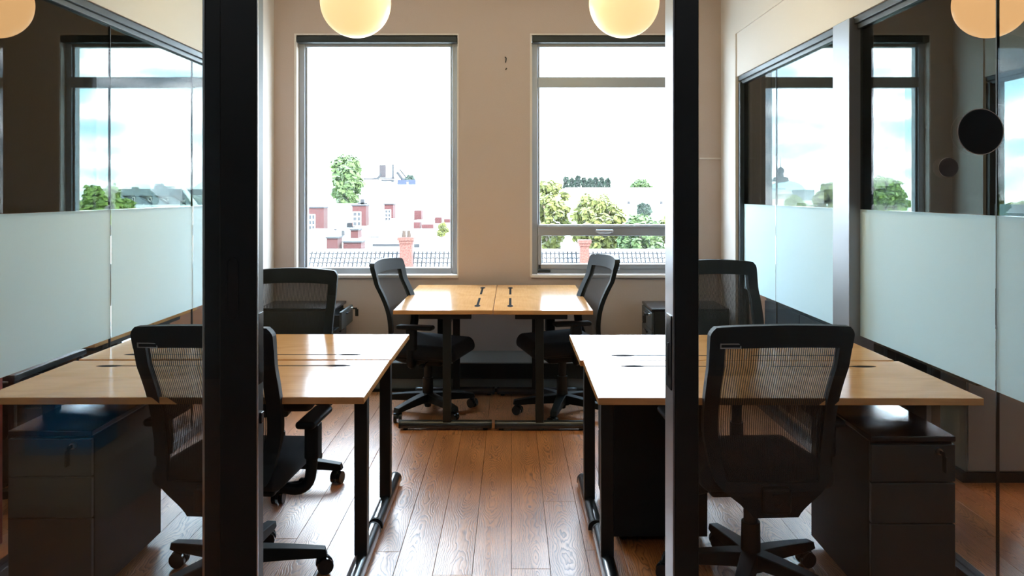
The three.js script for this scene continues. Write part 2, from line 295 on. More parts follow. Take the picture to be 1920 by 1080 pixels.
function desk(label, group, x, z, turn, insetPlus = 0.065, insetMinus = 0.065) {
  const d = thing('office_desk', label, 'desk', [x, 0, z], turn, group);
  const tt = part('tabletop', deskGeo.top, M.desk, d);
  for (const g of deskGeo.inlays) part('slot_shade_inlay', g, M.slot, tt);  // black inlay stands in for the darkness inside the slot
  for (const sx of [-1, 1]) {
    const off = sx * (DW / 2 - (sx > 0 ? insetPlus : insetMinus));
    const put = (n, g, m, par) => { const o = part(n, g, m, par); if (par === d) o.position.x = off; return o; };
    put('leg', deskGeo.leg, M.black, d); put('support_bar', deskGeo.bar, M.black, d);
    const f = put('foot', deskGeo.foot, M.tubeMetal, d);
    put('end_cap', deskGeo.cap0, M.blackMatt, f); put('end_cap', deskGeo.cap1, M.blackMatt, f); put('glide', deskGeo.glide0, M.blackMatt, f); put('glide', deskGeo.glide1, M.blackMatt, f);
  }
  part('crossbeam', deskGeo.cross, M.black, d);
  return d;
}
const HALF = Math.PI / 2;
desk('oak desk nearest the camera on the left, behind the sliding door', 'left pair of desks', (-1.853 - 0.511) / 2, -(2.745 + 0.30), 0.006);
desk('oak desk at the back of the left pair, its rear edge against the nearer one', 'left pair of desks', (-1.862 - 0.500) / 2, -(3.372 + 0.30), Math.PI - 0.004);
desk('oak desk nearest the camera on the right, above the black pedestal', 'right pair of desks', (0.304 + 1.634) / 2, -(2.735 + 0.30), -0.005);
desk('oak desk at the back of the right pair, its rear edge against the nearer one', 'right pair of desks', (0.292 + 1.622) / 2, -(3.352 + 0.30), Math.PI + 0.003);
desk('left half of the desk pair standing end-on against the window wall', 'desks by the window wall', -0.717 + 0.302, -(4.78 + DW / 2), -HALF, 0.065, 0.44);
desk('right half of the desk pair standing end-on against the window wall', 'desks by the window wall', 0.494 - 0.302, -(4.772 + DW / 2), HALF, 0.44, 0.065);
desk('nearer desk behind the frosted glass of the left neighbouring office', 'desks in the left office', XL - 0.06 - DW / 2, -4.05, 0);
desk('farther desk behind the frosted glass of the left neighbouring office', 'desks in the left office', XL - 0.06 - DW / 2, -4.665, Math.PI);

// ------------------------------------------------------------------ chairs
const CH = (() => {
  const B0 = 0.355, B1 = 1.015;                                     // backrest from its lower edge to its top
  const half = (v) => { let w = 0.075 + 0.125 * smooth(-0.02, 0.20, v) + 0.022 * smooth(0.15, 0.45, v) + 0.024 * v; if (v > 0.95) w -= 0.020 * Math.pow((v - 0.95) / 0.05, 2); return w; };
  const P = (u, v) => { const w = half(v), x = u * w, y = B0 + (B1 - B0) * v + 0.012 * (1 - u * u) * v; const z = 0.232 - 0.045 * Math.sin(Math.PI * clamp((v - 0.12) * 1.5)) + 0.10 * v * v - 0.035 * u * u * smooth(0, 0.3, v); return [x, y, z]; };
  function slab(u0, u1, v0, v1, nu, nv, th) {
    const pos = [], idx = [], uv = [], V = (s) => { const b = pos.length / 3; for (let j = 0; j <= nv; j++) for (let i = 0; i <= nu; i++) { const u = u0 + (u1 - u0) * i / nu, v = v0 + (v1 - v0) * j / nv, p = P(u, v); pos.push(p[0], p[1], p[2] + s); uv.push(u, v); } return b; };
    const at = (b, i, j) => b + j * (nu + 1) + i;
    const quad = (a, b, c, d) => idx.push(a, b, c, a, c, d);
    if (!th) { const b = V(0); for (let j = 0; j < nv; j++) for (let i = 0; i < nu; i++) quad(at(b, i, j), at(b, i + 1, j), at(b, i + 1, j + 1), at(b, i, j + 1)); } else {
      const f = V(-th / 2), k = V(th / 2);
      for (let j = 0; j < nv; j++) for (let i = 0; i < nu; i++) { quad(at(k, i, j), at(k, i + 1, j), at(k, i + 1, j + 1), at(k, i, j + 1)); quad(at(f, i + 1, j), at(f, i, j), at(f, i, j + 1), at(f, i + 1, j + 1)); }
      for (let j = 0; j < nv; j++) { quad(at(f, 0, j), at(k, 0, j), at(k, 0, j + 1), at(f, 0, j + 1)); quad(at(k, nu, j), at(f, nu, j), at(f, nu, j + 1), at(k, nu, j + 1)); }
      for (let i = 0; i < nu; i++) { quad(at(f, i + 1, 0), at(k, i + 1, 0), at(k, i, 0), at(f, i, 0)); quad(at(f, i, nv), at(k, i, nv), at(k, i + 1, nv), at(f, i + 1, nv)); }
    }
    let g = new THREE.BufferGeometry(); g.setAttribute('position', new THREE.Float32BufferAttribute(pos, 3)); g.setAttribute('uv', new THREE.Float32BufferAttribute(uv, 2)); g.setIndex(idx);
    if (th) g = g.toNonIndexed(); g.computeVertexNormals(); return g;
  }
  const frame = merge([slab(-1, -0.80, 0.17, 0.885, 3, 26, 0.030), slab(0.80, 1, 0.17, 0.885, 3, 26, 0.030), slab(-1, 1, 0.885, 1, 20, 8, 0.034), slab(-1, 1, 0, 0.17, 16, 8, 0.026)]);
  const sheet = slab(-0.82, 0.82, 0.15, 0.90, 12, 20, 0);
  const seat = (() => { const g = new RoundedBoxGeometry(0.48, 0.095, 0.47, 6, 0.044), p = g.attributes.position; for (let i = 0; i < p.count; i++) { const x = p.getX(i), y = p.getY(i), z = p.getZ(i), f = clamp(-z / 0.235); p.setX(i, x * (1 - 0.05 * f)); p.setY(i, y - 0.03 * f * f * f - (y > 0 ? 0.010 * (1 - (x / 0.24) ** 2) : 0)); } g.computeVertexNormals(); return g.translate(0, 0.465, -0.03); })();
  const pan = merge([rbox(-0.20, 0.20, 0.395, 0.425, -0.22, 0.17, 0.014, 3), rbox(-0.075, 0.075, 0.335, 0.40, -0.12, 0.13, 0.018, 3)]);
  const spine = merge([tube([[0, 0.365, 0.08], [0, 0.362, 0.16], [0, 0.38, 0.225], [0, 0.42, 0.242]], 0.028, 20, 10), rbox(-0.05, 0.05, 0.37, 0.46, 0.225, 0.262, 0.012), rbox(-0.02, 0.02, 0.435, 0.445, 0.255, 0.266, 0.003)]);
  const arm = (s) => { const pts = [[s * 0.17, 0.385, 0.03], [s * 0.235, 0.372, 0.02], [s * 0.272, 0.395, 0.015], [s * 0.284, 0.47, 0.01], [s * 0.286, 0.60, 0.0]]; const g = tube(pts, 0.021, 22, 10), p = g.attributes.position; return g; };
  const sleeve = (s) => rbox(s * 0.286 - 0.026, s * 0.286 + 0.026, 0.48, 0.615, -0.032, 0.032, 0.012, 3);
  const pad = (s) => rbox(s * 0.283 - 0.036, s * 0.283 + 0.036, 0.612, 0.640, -0.145, 0.095, 0.013, 4);
  const column = merge([cyl(0.026, 0.026, 0.13, 0, 0.29, 0), cyl(0.034, 0.036, 0.13, 0, 0.175, 0)]);
  const hub = merge([cyl(0.045, 0.052, 0.065, 0, 0.095, 0, 24), cyl(0.028, 0.020, 0.03, 0, 0.05, 0, 16)]);
  const prong = (() => { const s = new THREE.Shape(); s.moveTo(0.03, 0.075); s.lineTo(0.03, 0.125); s.quadraticCurveTo(0.12, 0.122, 0.315, 0.092); s.lineTo(0.322, 0.070); s.lineTo(0.295, 0.066); s.quadraticCurveTo(0.12, 0.078, 0.03, 0.075);
    const g = new THREE.ExtrudeGeometry(s, { depth: 0.044, bevelEnabled: true, bevelSize: 0.003, bevelThickness: 0.003, bevelSegments: 1, curveSegments: 5 }).translate(0, 0, -0.022), p = g.attributes.position;
    for (let i = 0; i < p.count; i++) p.setZ(i, p.getZ(i) * (1.25 - 1.6 * clamp(p.getX(i) - 0.03, 0, 0.3))); g.computeVertexNormals(); return g; })();
  const wheel = new THREE.CylinderGeometry(0.030, 0.030, 0.019, 20).rotateX(HALF);
  const fork = merge([cyl(0.008, 0.008, 0.035, 0, 0.060, 0, 10), new THREE.CylinderGeometry(0.0325, 0.0325, 0.012, 18, 1, false, 0, Math.PI).rotateX(HALF).rotateZ(HALF).translate(0.010, 0.031, 0), rbox(-0.012, 0.030, 0.045, 0.062, -0.008, 0.008, 0.005)]);
  const lever = merge([tube([[0.06, 0.372, -0.03], [0.17, 0.368, -0.04], [0.23, 0.374, -0.05]], 0.006, 8, 6), rbox(0.215, 0.265, 0.362, 0.386, -0.065, -0.038, 0.008)]);
  const label = merge([box(-0.215, -0.145, 0.946, 0.949, 0.312, 0.316), box(-0.215, -0.145, 0.960, 0.963, 0.314, 0.318), box(-0.148, -0.145, 0.949, 0.960, 0.313, 0.317), box(-0.215, -0.212, 0.949, 0.960, 0.313, 0.317)]);
  return { frame, sheet, seat, pan, spine, arm: [arm(-1), arm(1)], sleeve: [sleeve(-1), sleeve(1)], pad: [pad(-1), pad(1)], column, hub, prong, wheel, fork, lever, label };
})();
function chair(label, x, z, turn, lift = 0, spin = 0, group = 'mesh office chairs') {
  const c = thing('office_chair', label, 'chair', [x, 0, -z], turn, group);
  const up = (o) => { o.position.y += lift; return o; };
  up(part('seat', CH.seat, M.fabric, c)); up(part('seat_pan', CH.pan, M.plastic, c));
  const f = up(part('backrest_frame', CH.frame, M.plastic, c)); part('mesh_panel', CH.sheet, M.mesh, f); part('maker_tag', CH.label, M.steel, f);
  up(part('back_support', CH.spine, M.plastic, c));
  for (const k of [0, 1]) { const a = up(part('armrest', CH.arm[k], M.plastic, c)); part('sleeve', CH.sleeve[k], M.plastic, a); part('arm_pad', CH.pad[k], M.plastic, a); }
  const col = part('gas_column', CH.column, M.black, c); col.scale.y = (0.36 + lift) / 0.36; 
  part('hub', CH.hub, M.plastic, c); up(part('height_lever', CH.lever, M.plastic, c));
  for (let k = 0; k < 5; k++) {
    const a = spin + k * Math.PI * 2 / 5, p = part('base_arm', CH.prong, M.plastic, c); p.rotation.y = a;
    const cs = new THREE.Group(); cs.name = 'caster'; c.add(cs); cs.position.set(Math.cos(a) * 0.305, 0, -Math.sin(a) * 0.305); cs.rotation.y = a * 2.3 + spin * 3 + x;
    part('fork', CH.fork, M.plastic, cs);
    for (const s of [-1, 1]) { const w = part('wheel', CH.wheel, M.blackGloss, cs); w.position.set(0.010, 0.030, s * 0.0165); }
  }
  return c;
}
chair('black mesh chair in front of the near right desk, its back to the camera', 0.888, 2.93, 0.05, -0.01, 0.45);
chair('black mesh chair in front of the near left desk, partly behind the sliding door', -1.022, 2.95, -0.06, -0.015, 0.28);
chair('black mesh chair at the far side of the left desk pair, facing the camera', -1.172, 3.97, Math.PI + 0.04, 0.016, 0.55);
chair('black mesh chair at the far side of the right desk pair, beside the jamb', 1.155, 4.05, Math.PI + 0.16, 0.055, 0.3);
chair('black mesh chair turned sideways at the left of the window wall desks', -0.555, 5.24, -HALF - 0.26, -0.02, 0.95);
chair('black mesh chair turned sideways at the right of the window wall desks', 0.335, 5.2, HALF + 0.24, 0.01, 0.15);
chair('chair glimpsed under the frosted band in the left neighbouring office', -2.53, 3.46, 0.3, -0.02, 0.2, 'chairs next door');

// ------------------------------------------------------------------ drawer pedestals
// front of the pedestal faces +z, width along x
function pedestal(label, x, z, turn, W, D, H, ajar) {
  const g = thing('drawer_pedestal', label, 'cabinet', [x, 0, -z], turn, 'black drawer pedestals');
  part('carcass', rbox(-W / 2, W / 2, 0.03, H - 0.02, -D / 2, D / 2 - 0.022, 0.004), M.blackMatt, g);
  part('top', rbox(-W / 2 - 0.002, W / 2 + 0.002, H - 0.02, H, -D / 2 - 0.002, D / 2, 0.004), M.blackGloss, g);
  for (const sx of [-1, 1]) for (const sz of [-1, 1]) part('caster', merge([cyl(0.018, 0.018, 0.022, 0, 0.018, 0, 14).translate(0, 0, 0), cyl(0.018, 0.018, 0.036, 0, 0, 0, 14).rotateX(HALF).translate(0, 0.018, 0)]).translate(sx * (W / 2 - 0.05), 0, sz * (D / 2 - 0.06)), M.blackMatt, g);
  const ys = [0.035, 0.035 + (H - 0.06) * 0.5, 0.035 + (H - 0.06) * 0.76, H - 0.024];
  for (let k = 0; k < 3; k++) {
    const out = ajar && k === 2 ? 0.05 : 0, d = part('drawer', rbox(-W / 2, W / 2, ys[k], ys[k + 1] - 0.005, D / 2 - 0.018 + out, D / 2 + out, 0.003), M.drawer, g);
    if (W > 0.35) part('handle', merge([rbox(-0.06, 0.06, ys[k + 1] - 0.04, ys[k + 1] - 0.03, D / 2 + out, D / 2 + 0.016 + out, 0.004)]), M.blackGloss, d);
    if (out) part('drawer_side', merge([box(-W / 2 + 0.02, -W / 2 + 0.035, ys[k] + 0.02, ys[k + 1] - 0.03, D / 2 - 0.03, D / 2 - 0.018 + out), box(W / 2 - 0.035, W / 2 - 0.02, ys[k] + 0.02, ys[k + 1] - 0.03, D / 2 - 0.03, D / 2 - 0.018 + out)]), M.blackMatt, d);
  }
  const o = ajar ? 0.05 : 0, lk = part('lock', cyl(0.011, 0.011, 0.014, 0, 0, 0, 14).rotateX(HALF).translate(W / 2 - 0.06, H - 0.05, D / 2 + 0.006 + o), M.steel, g);
  part('key', merge([rbox(W / 2 - 0.062, W / 2 - 0.058, H - 0.056, H - 0.044, D / 2 + 0.01 + o, D / 2 + 0.045 + o, 0.001), rbox(W / 2 - 0.063, W / 2 - 0.057, H - 0.11, H - 0.055, D / 2 + 0.03 + o, D / 2 + 0.055 + o, 0.002)]), M.blackMatt, lk);
  return g;
}
pedestal('black pedestal with open drawer and hanging key under the left window', -1.84 + 0.28, 5.92, HALF, 0.40, 0.56, 0.615, true);
pedestal('black pedestal under the right window, beside the black door jamb', 1.0 + 0.29, 5.90, -HALF, 0.42, 0.56, 0.615, false);
pedestal('black pedestal on casters between the legs of the near right desk', 0.42 + 0.195, 3.54, Math.PI, 0.39, 0.56, 0.615, false);
pedestal('slim pedestal by the left glass partition under the near desk', -1.612, 3.03, 0, 0.29, 0.55, 0.62, false);
pedestal('slim pedestal by the right glass partition under the near desk', 1.388, 3.0, 0, 0.29, 0.55, 0.61, false);

pedestal('black pedestal under the nearer desk of the left neighbouring office', -2.34, 4.10, 0, 0.42, 0.52, 0.60, false);
pedestal('black pedestal under the farther desk of the left neighbouring office', -2.34, 4.68, Math.PI, 0.42, 0.52, 0.60, false);

{ // low convector along the window wall
  const g = thing('convector_heater', 'low black convector with grey top along the foot of the window wall', 'heater');
  part('casing', rbox(-1.15, 0.92, 0.095, 0.205, -ZW, -5.76, 0.004), M.blackMatt, g);
  part('top_grille', rbox(-1.15, 0.92, 0.205, 0.213, -ZW, -5.758, 0.003), M.grey, g);
  part('lower_panel', rbox(-1.13, 0.90, 0.022, 0.095, -ZW, -5.78, 0.002), M.grey, g);
  part('plinth', rbox(-1.14, 0.91, 0, 0.022, -ZW, -5.755, 0.002), M.black, g);
}

// ------------------------------------------------------------------ globe lamps
function globe(label, x, z, power, tone, glow) {
  const r = 0.186, y = 2.463, g = thing('globe_lamp', label, 'lamp', [x, y, -z], 0, 'globe pendant lamps');
  const m = new THREE.MeshStandardMaterial({ color: glow > 2 ? C(0.36, 0.20, 0.11) : C(0.85, 0.82, 0.72), roughness: 0.35, emissive: C(...tone), emissiveIntensity: glow });
  part('glass_globe', new THREE.SphereGeometry(r, 48, 32), m, g);
  part('cap', merge([cyl(0.035, 0.05, 0.04, 0, r + 0.01, 0), cyl(0.004, 0.004, CEIL - y - r, 0, (CEIL - y + r) / 2, 0, 8), cyl(0.06, 0.06, 0.025, 0, CEIL - y - 0.0125, 0)]), M.black, g);
  const l = new THREE.PointLight(C(1, (tone[1] + 1) / 2, (tone[2] + 0.6) / 2), power); l.castShadow = true; l.shadow.radius = 9; g.add(l);
}
const WARM = [1, 0.72, 0.30], ORANGE = [1, 0.43, 0.19];
globe('globe lamp hanging in front of the undivided window', X(667, 4.2), 4.2, 1.2, WARM, 0.62);
globe('globe lamp hanging in front of the window with the opening sash', X(1170, 4.2), 4.2, 1.2, WARM, 0.62);
globe('globe lamp at the upper left corner, beyond the left partition', -2.75, 4.2, 2.0, ORANGE, 7);
globe('globe lamp at the upper right corner, beyond the right partition', 2.55, 4.2, 2.0, ORANGE, 7);

// added fill panels behind the lens; no such lamps are known
for (const x of [-1.6, 1.4]) {
  const g = thing('added_fill_panel', x < 0 ? 'added fill light panel behind the lens, left one' : 'added fill light panel behind the lens, right one', 'lamp', [x, CEIL - 0.03, 0.9], 0, 'added fill light panels');
  part('housing', rbox(-0.62, 0.62, 0, 0.03, -0.32, 0.32, 0.004), M.white, g);
  part('diffuser', box(-0.6, 0.6, -0.004, 0, -0.3, 0.3), new THREE.MeshStandardMaterial({ color: C(0.8, 0.8, 0.8), emissive: C(0.88, 0.95, 1), emissiveIntensity: 1.5 }), g);
  const l = new THREE.RectAreaLight(C(0.84, 0.94, 1), 1.6, 1.2, 0.6); l.position.set(0, -0.012, 0); l.rotation.x = -HALF; g.add(l);
}

// ------------------------------------------------------------------ discs on the glass front
{
  const Z = ZF - 0.007, disc = (n, label, px, py, r, m, rim) => {
    const g = thing(n, label, 'sticker', [X(px, Z), Y(py, Z), -Z], 0);
    part('disc', cyl(r * (rim ? 0.965 : 1), r * (rim ? 0.965 : 1), 0.0012, 0, 0, 0, 64).rotateX(HALF).translate(0, 0, 0.0012), m, g);
    if (rim) part('rim', new THREE.RingGeometry(r * 0.96, r, 64).translate(0, 0, 0.0013), M.white, g);
    else part('backing', cyl(r * 1.03, r * 1.03, 0.0005, 0, 0, 0, 48).rotateX(HALF).translate(0, 0, 0.0004), M.white, g);
  };
  disc('glass_sticker', 'large black disc with thin white rim on the right glass', 1838, 247, 0.0535, M.black, true);
  disc('glass_disc', 'small grey disc below left of the large black disc', 1778, 314, 0.0222, std(0.09, 0.09, 0.085, 0.6), false);
}

// ------------------------------------------------------------------ things next door
{
  const s = thing('sideboard', 'long black sideboard with an overhanging top behind the right frosted glass', 'cabinet', [2.03, 0, -4.34]);
  part('body', rbox(-0.22, 0.22, 0.06, 0.70, -1.27, 0.09, 0.004), M.blackMatt, s); for (const z of [0.5, 0.9]) part('leg', rbox(-0.21, -0.17, 0, 0.70, z - 0.02, z + 0.02, 0.003), M.black, s); part('top', rbox(-0.225, 0.225, 0.70, 0.725, -1.275, 1.275, 0.004), M.black, s); part('plinth', box(-0.20, 0.20, 0, 0.06, -1.25, 0.07), M.blackMatt, s);
  for (const z of [-0.93, -0.25]) part('door', rbox(-0.232, -0.22, 0.07, 0.69, z - 0.335, z + 0.335, 0.003), M.blackMatt, s);
  const c = thing('storage_cabinet', 'grey cabinet on a black plinth seen low through the right glass', 'cabinet', [2.46, 0, -4.2]);
  part('body', rbox(-0.18, 0.18, 0.05, 0.71, -0.24, 0.24, 0.004), std(0.33, 0.36, 0.36, 0.4), c); part('plinth', box(-0.2, 0.2, 0, 0.05, -0.23, 0.25), M.blackMatt, c); part('side_frame', rbox(0.18, 0.22, 0, 0.72, -0.25, 0.25, 0.003), M.black, c); part('door', rbox(-0.175, 0.175, 0.06, 0.70, 0.24, 0.252, 0.003), std(0.36, 0.39, 0.39, 0.3), c);
  const b = thing('side_shelf', 'narrow black shelf table beside the left glass partition, next door', 'table', [-2.07, 0, -3.43]);
  part('top', rbox(-0.08, 0.08, 0.695, 0.72, -0.27, 0.27, 0.004), M.black, b);
  for (const x of [-0.06, 0.06]) for (const z of [-0.25, 0.25]) part('leg', rbox(x - 0.012, x + 0.012, 0, 0.695, z - 0.012, z + 0.012, 0.003), M.black, b);
  const k = thing('red_locker', 'red locker at the left edge beyond the glass partition', 'cabinet', [-2.186, 0, -2.95]);
  part('body', rbox(-0.16, 0.195, 0.08, 0.745, -0.14, 0.14, 0.004), M.red, k); part('door', rbox(-0.155, 0.19, 0.09, 0.735, 0.14, 0.152, 0.003), M.red, k); part('base', box(-0.14, 0.17, 0, 0.08, -0.12, 0.12), M.blackMatt, k);
}
// ------------------------------------------------------------------ left in the corridor beside the lens: only mirrored in the glass
{
  const b = thing('cardboard_box', 'brown cardboard box mirrored faintly in the left glass', 'box', [-2.02, 0, 0.15], 0.1);
  const card = std(0.42, 0.31, 0.20, 0.85);
  part('carton', rbox(-0.24, 0.24, 0, 0.26, -0.18, 0.18, 0.004), card, b); part('tape', rbox(-0.035, 0.035, 0.255, 0.2612, -0.181, 0.181, 0.0005), std(0.5, 0.4, 0.27, 0.4), b);
  const c = thing('blue_carton', 'bright blue carton mirrored faintly in the left glass', 'box', [-2.06, 0.262, 0.15], -0.05);
  part('carton', rbox(-0.15, 0.15, 0, 0.22, -0.13, 0.13, 0.003), std(0.01, 0.22, 0.48, 0.5), c); part('lid', rbox(-0.153, 0.153, 0.17, 0.224, -0.133, 0.133, 0.003), std(0.012, 0.25, 0.52, 0.5), c);
}

// ------------------------------------------------------------------ the town outside
const leafy = (r, g, b) => new THREE.MeshPhysicalMaterial({ color: C(r, g, b), roughness: 0.95, transmission: 0.35, thickness: 0, side: THREE.DoubleSide });
const E = {
  render: std(0.82, 0.80, 0.77, 0.9), pale: std(0.72, 0.72, 0.72, 0.9), brick: new THREE.MeshStandardMaterial({ map: brickMap(0.205, 0.07, 0.068), roughness: 0.9 }), chim: new THREE.MeshStandardMaterial({ map: brickMap(0.30, 0.17, 0.14), roughness: 0.9 }),
  tile: std(0.30, 0.31, 0.34, 0.8), bed: std(0.007, 0.0075, 0.009, 0.95), dark: std(0.012, 0.013, 0.016, 0.8), felt: std(0.55, 0.55, 0.54, 0.9), glass: std(0.010, 0.011, 0.014, 0.7), pot: std(0.03, 0.018, 0.012, 0.9),
  slate: std(0.20, 0.23, 0.25, 0.75), ground: std(0.42, 0.42, 0.38, 0.95), dome: std(0.42, 0.50, 0.52, 0.5), stone: std(0.62, 0.56, 0.48, 0.9),
  leafA: leafy(0.115, 0.125, 0.02), leafB: leafy(0.05, 0.09, 0.017), leafC: leafy(0.015, 0.036, 0.02), leafGreenLifted: leafy(0.26, 0.36, 0.07), leafOliveLifted: leafy(0.33, 0.33, 0.09), bark: std(0.20, 0.16, 0.12, 0.9),  // lifted leaf colours offset the dimming by the partition glass
};
const GY = -9;
part('ground_plane', box(-260, 260, GY - 0.5, GY, -420, -8), E.ground, thing('ground', 'pale ground between the buildings outside', 'ground', [0, 0, 0], 0, null, 'structure'));

function tiledRoof(label, pxL, pxR, pyRidge, Z) {
  const g = thing('tiled_roof', label, 'roof');
  const x0 = X(pxL, Z), x1 = X(pxR, Z), yr = Y(pyRidge, Z), rows = 12, tw = 0.215, th = 0.30, slope = 0.80;
  const cs = Math.cos(slope), sn = Math.sin(slope), list = [];
  const tile = (() => { const s = new THREE.Shape(), n = 4; for (let k = 0; k <= n; k++) { const a = Math.PI * k / n; s.lineTo(-Math.cos(a) * tw * 0.36, Math.sin(a) * 0.055); } for (let k = n; k >= 0; k--) { const a = Math.PI * k / n; s.lineTo(-Math.cos(a) * tw * 0.30, Math.sin(a) * 0.035); } return plain(new THREE.ExtrudeGeometry(s, { depth: th * 0.74, bevelEnabled: false })); })();
  for (let r = 0; r < rows; r++) for (let x = x0 + tw / 2; x < x1; x += tw) list.push(tile.clone().translate(0, 0.012, 0).rotateX(slope).translate(x + (R0() - 0.5) * 0.012, yr - r * th * sn, -Z + r * th * cs));
  part('tiles', mergeGeometries(list), E.tile, g).userData.kind = 'stuff';
  const L = rows * th;
  part('roof_shade_bed', box(x0, x1, -0.1, 0.0, 0, L).rotateX(slope).translate(0, yr, -Z), E.bed, g);  // near-black bed shows between tiles as the shadows under their ends
  part('ridge', box(x0, x1, yr - 0.06, yr + 0.06, -Z - 0.1, -Z + 0.1), E.felt, g);
  part('rear_slope', box(x0, x1, -0.1, 0, -L, 0).rotateX(-slope).translate(0, yr, -Z), E.felt, g);
  part('house_wall', box(x0 + 0.2, x1 - 0.2, GY, yr - L * sn, -Z - L * cs + 0.3, -Z + L * cs - 0.3), E.brick, g);
}
tiledRoof('grey pantile roof running along the bottom of both windows', 300, 1420, 469, 40);
function chimney(label, pxL, pxR, pyT, Z, pots) {
  const x0 = X(pxL, Z), x1 = X(pxR, Z), yt = Y(pyT, Z), y0 = Y(520, Z) - 1.2, d = x1 - x0, g = thing('chimney', label, 'chimney');
  part('stack', box(x0, x1, y0, yt - 0.3, -Z - d, -Z), E.chim, g);
  part('corbel', merge([box(x0 - 0.05, x1 + 0.05, yt - 0.3, yt - 0.16, -Z - d - 0.05, -Z + 0.05), box(x0 - 0.1, x1 + 0.1, yt - 0.16, yt, -Z - d - 0.1, -Z + 0.1)]), E.chim, g);
  for (let k = 0; k < pots; k++) part('chimney_pot', cyl(0.08, 0.11, 0.32, x0 + d * (k + 0.7) / (pots + 0.4), yt + 0.16, -Z - d / 2, 12), E.pot, g);
}
chimney('brick chimney with two pots on the tiled roof in the left window', 749, 772, 445, 38.6, 2);
chimney('brick chimney on the tiled roof seen in the low opening sash', 1088, 1105, 450, 38.6, 0);

// a block given by its pixel edges at depth Z, reaching down to the ground
const block = (pxL, pxR, pyT, Z, depth, pyB) => box(X(pxL, Z), X(pxR, Z), pyB ? Y(pyB, Z) : GY, Y(pyT, Z), -Z - depth, -Z);
function panes(g, pxL, pxR, pyT, pyB, Z, nx, ny) {
  const x0 = X(pxL, Z), x1 = X(pxR, Z), y0 = Y(pyB, Z), y1 = Y(pyT, Z), w = part('window', box(x0, x1, y0, y1, -Z - 0.1, -Z + 0.06), E.render, g);
  for (let i = 0; i < nx; i++) for (let j = 0; j < ny; j++) { const a = (x1 - x0) / nx, b = (y1 - y0) / ny; part('pane', box(x0 + a * (i + 0.12), x0 + a * (i + 0.88), y0 + b * (j + 0.12), y0 + b * (j + 0.88), -Z + 0.05, -Z + 0.075), E.glass, w); }
}
{
  const b = thing('flat_roof_block', 'large white flat-roofed block on the skyline of the left window', 'building');
  const Z = 90; part('wall', block(643, 905, 343, Z, 20), E.render, b); part('parapet', box(X(643, Z) - 0.1, X(905, Z), Y(343, Z), Y(341.5, Z), -Z - 20, -Z + 0.2), E.render, b);
  part('roof_edge', merge([box(X(672, Z), X(704, Z), Y(335.5, Z), Y(334, Z), -Z - 4, -Z - 1)]), E.dark, b);
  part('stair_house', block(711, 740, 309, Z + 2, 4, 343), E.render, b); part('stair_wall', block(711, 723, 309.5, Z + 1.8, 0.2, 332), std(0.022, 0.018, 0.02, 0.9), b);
  part('stair_trim', merge([block(735, 738, 308, Z + 1.7, 0.3, 335), block(709, 742, 333, Z + 1.6, 0.4, 334.5), block(715, 738, 337, Z + 1.6, 0.4, 339.5), block(734, 738, 337, Z + 1.5, 0.4, 347)]), E.dark, b);
  part('duct', merge([tube([[X(742, Z), Y(322, Z), -Z - 1], [X(750, Z), Y(333, Z), -Z - 1], [X(756, Z), Y(340, Z), -Z - 1]], 0.18, 8, 6), tube([[X(697, Z), Y(335, Z), -Z - 1], [X(704, Z), Y(334, Z), -Z - 1], [X(712, Z), Y(326, Z), -Z - 1]], 0.13, 8, 6), tube([[X(747, Z), Y(317, Z), -Z - 1], [X(759, Z), Y(332, Z), -Z - 1]], 0.09, 6, 6)]), E.dark, b);
  part('plant_unit', merge([block(745, 762, 337, Z - 0.4, 2, 346), block(766, 779, 337, Z - 0.4, 2, 346)]), std(0.014, 0.02, 0.04, 0.8), b);
  const t = thing('white_terrace', 'white rendered houses between the block and the tiled roof', 'building');
  part('wall', merge([block(540, 905, 384, 68, 8), block(572, 870, 432, 60, 3.2)]), E.render, t); part('roof_edge', merge([block(598, 672, 383, 67.8, 0.3, 384.6), block(698, 750, 458, 59.6, 0.6, 462), block(776, 786, 458, 59.6, 0.6, 464), block(757, 780, 411.5, 66.5, 0.5, 413), block(803, 822, 411.5, 66.5, 0.5, 413), block(712, 728, 428, 66.5, 0.3, 429.3), block(690, 710, 444, 59.6, 0.3, 445.2)]), E.dark, t);
  part('vent', merge([block(676, 682, 373, 67, 0.6, 384), block(670, 688, 380, 67, 0.6, 382.5), block(640, 645, 432.5, 59.7, 0.4, 442), block(650, 662, 418, 66.4, 1, 427), block(626, 630, 429.5, 59.7, 0.3, 432)]), E.dark, t);
}
const brickHouse = (label, L, Rr, T, B, Z, win) => { const h = thing('brick_house', label, 'house', [0, 0, 0], 0, 'brick houses'); part('wall', block(L, Rr, T, Z, 1.5, B), E.brick, h); part('coping', box(X(L, Z) - 0.06, X(Rr, Z) + 0.06, Y(T, Z), Y(T, Z) + 0.1, -Z - 1.5, -Z + 0.1), E.dark, h); if (win) panes(h, ...win, Z, 2, 3); };
brickHouse('red brick house end with a tall window at the left edge of the left window', 574, 607, 390, 437, 64, [579, 591, 402, 432]);
brickHouse('dark red brick gable with a paned window in the middle of the left window', 660, 686, 386, 424, 64.5, [662, 677, 397, 424]);
brickHouse('narrow red brick gable with a white window right of the dark gable', 720, 737, 383.5, 410, 65, [722, 733, 393, 414]);
brickHouse('low red brick box above the tiled roof, leftmost of two', 612, 633, 447, 469, 54);
brickHouse('long low red brick box above the tiled roof beside the smaller one', 643, 677, 455, 469, 54.4);
brickHouse('small brick outbuilding with dark opening below the paned gable', 657, 671, 432, 447, 57);
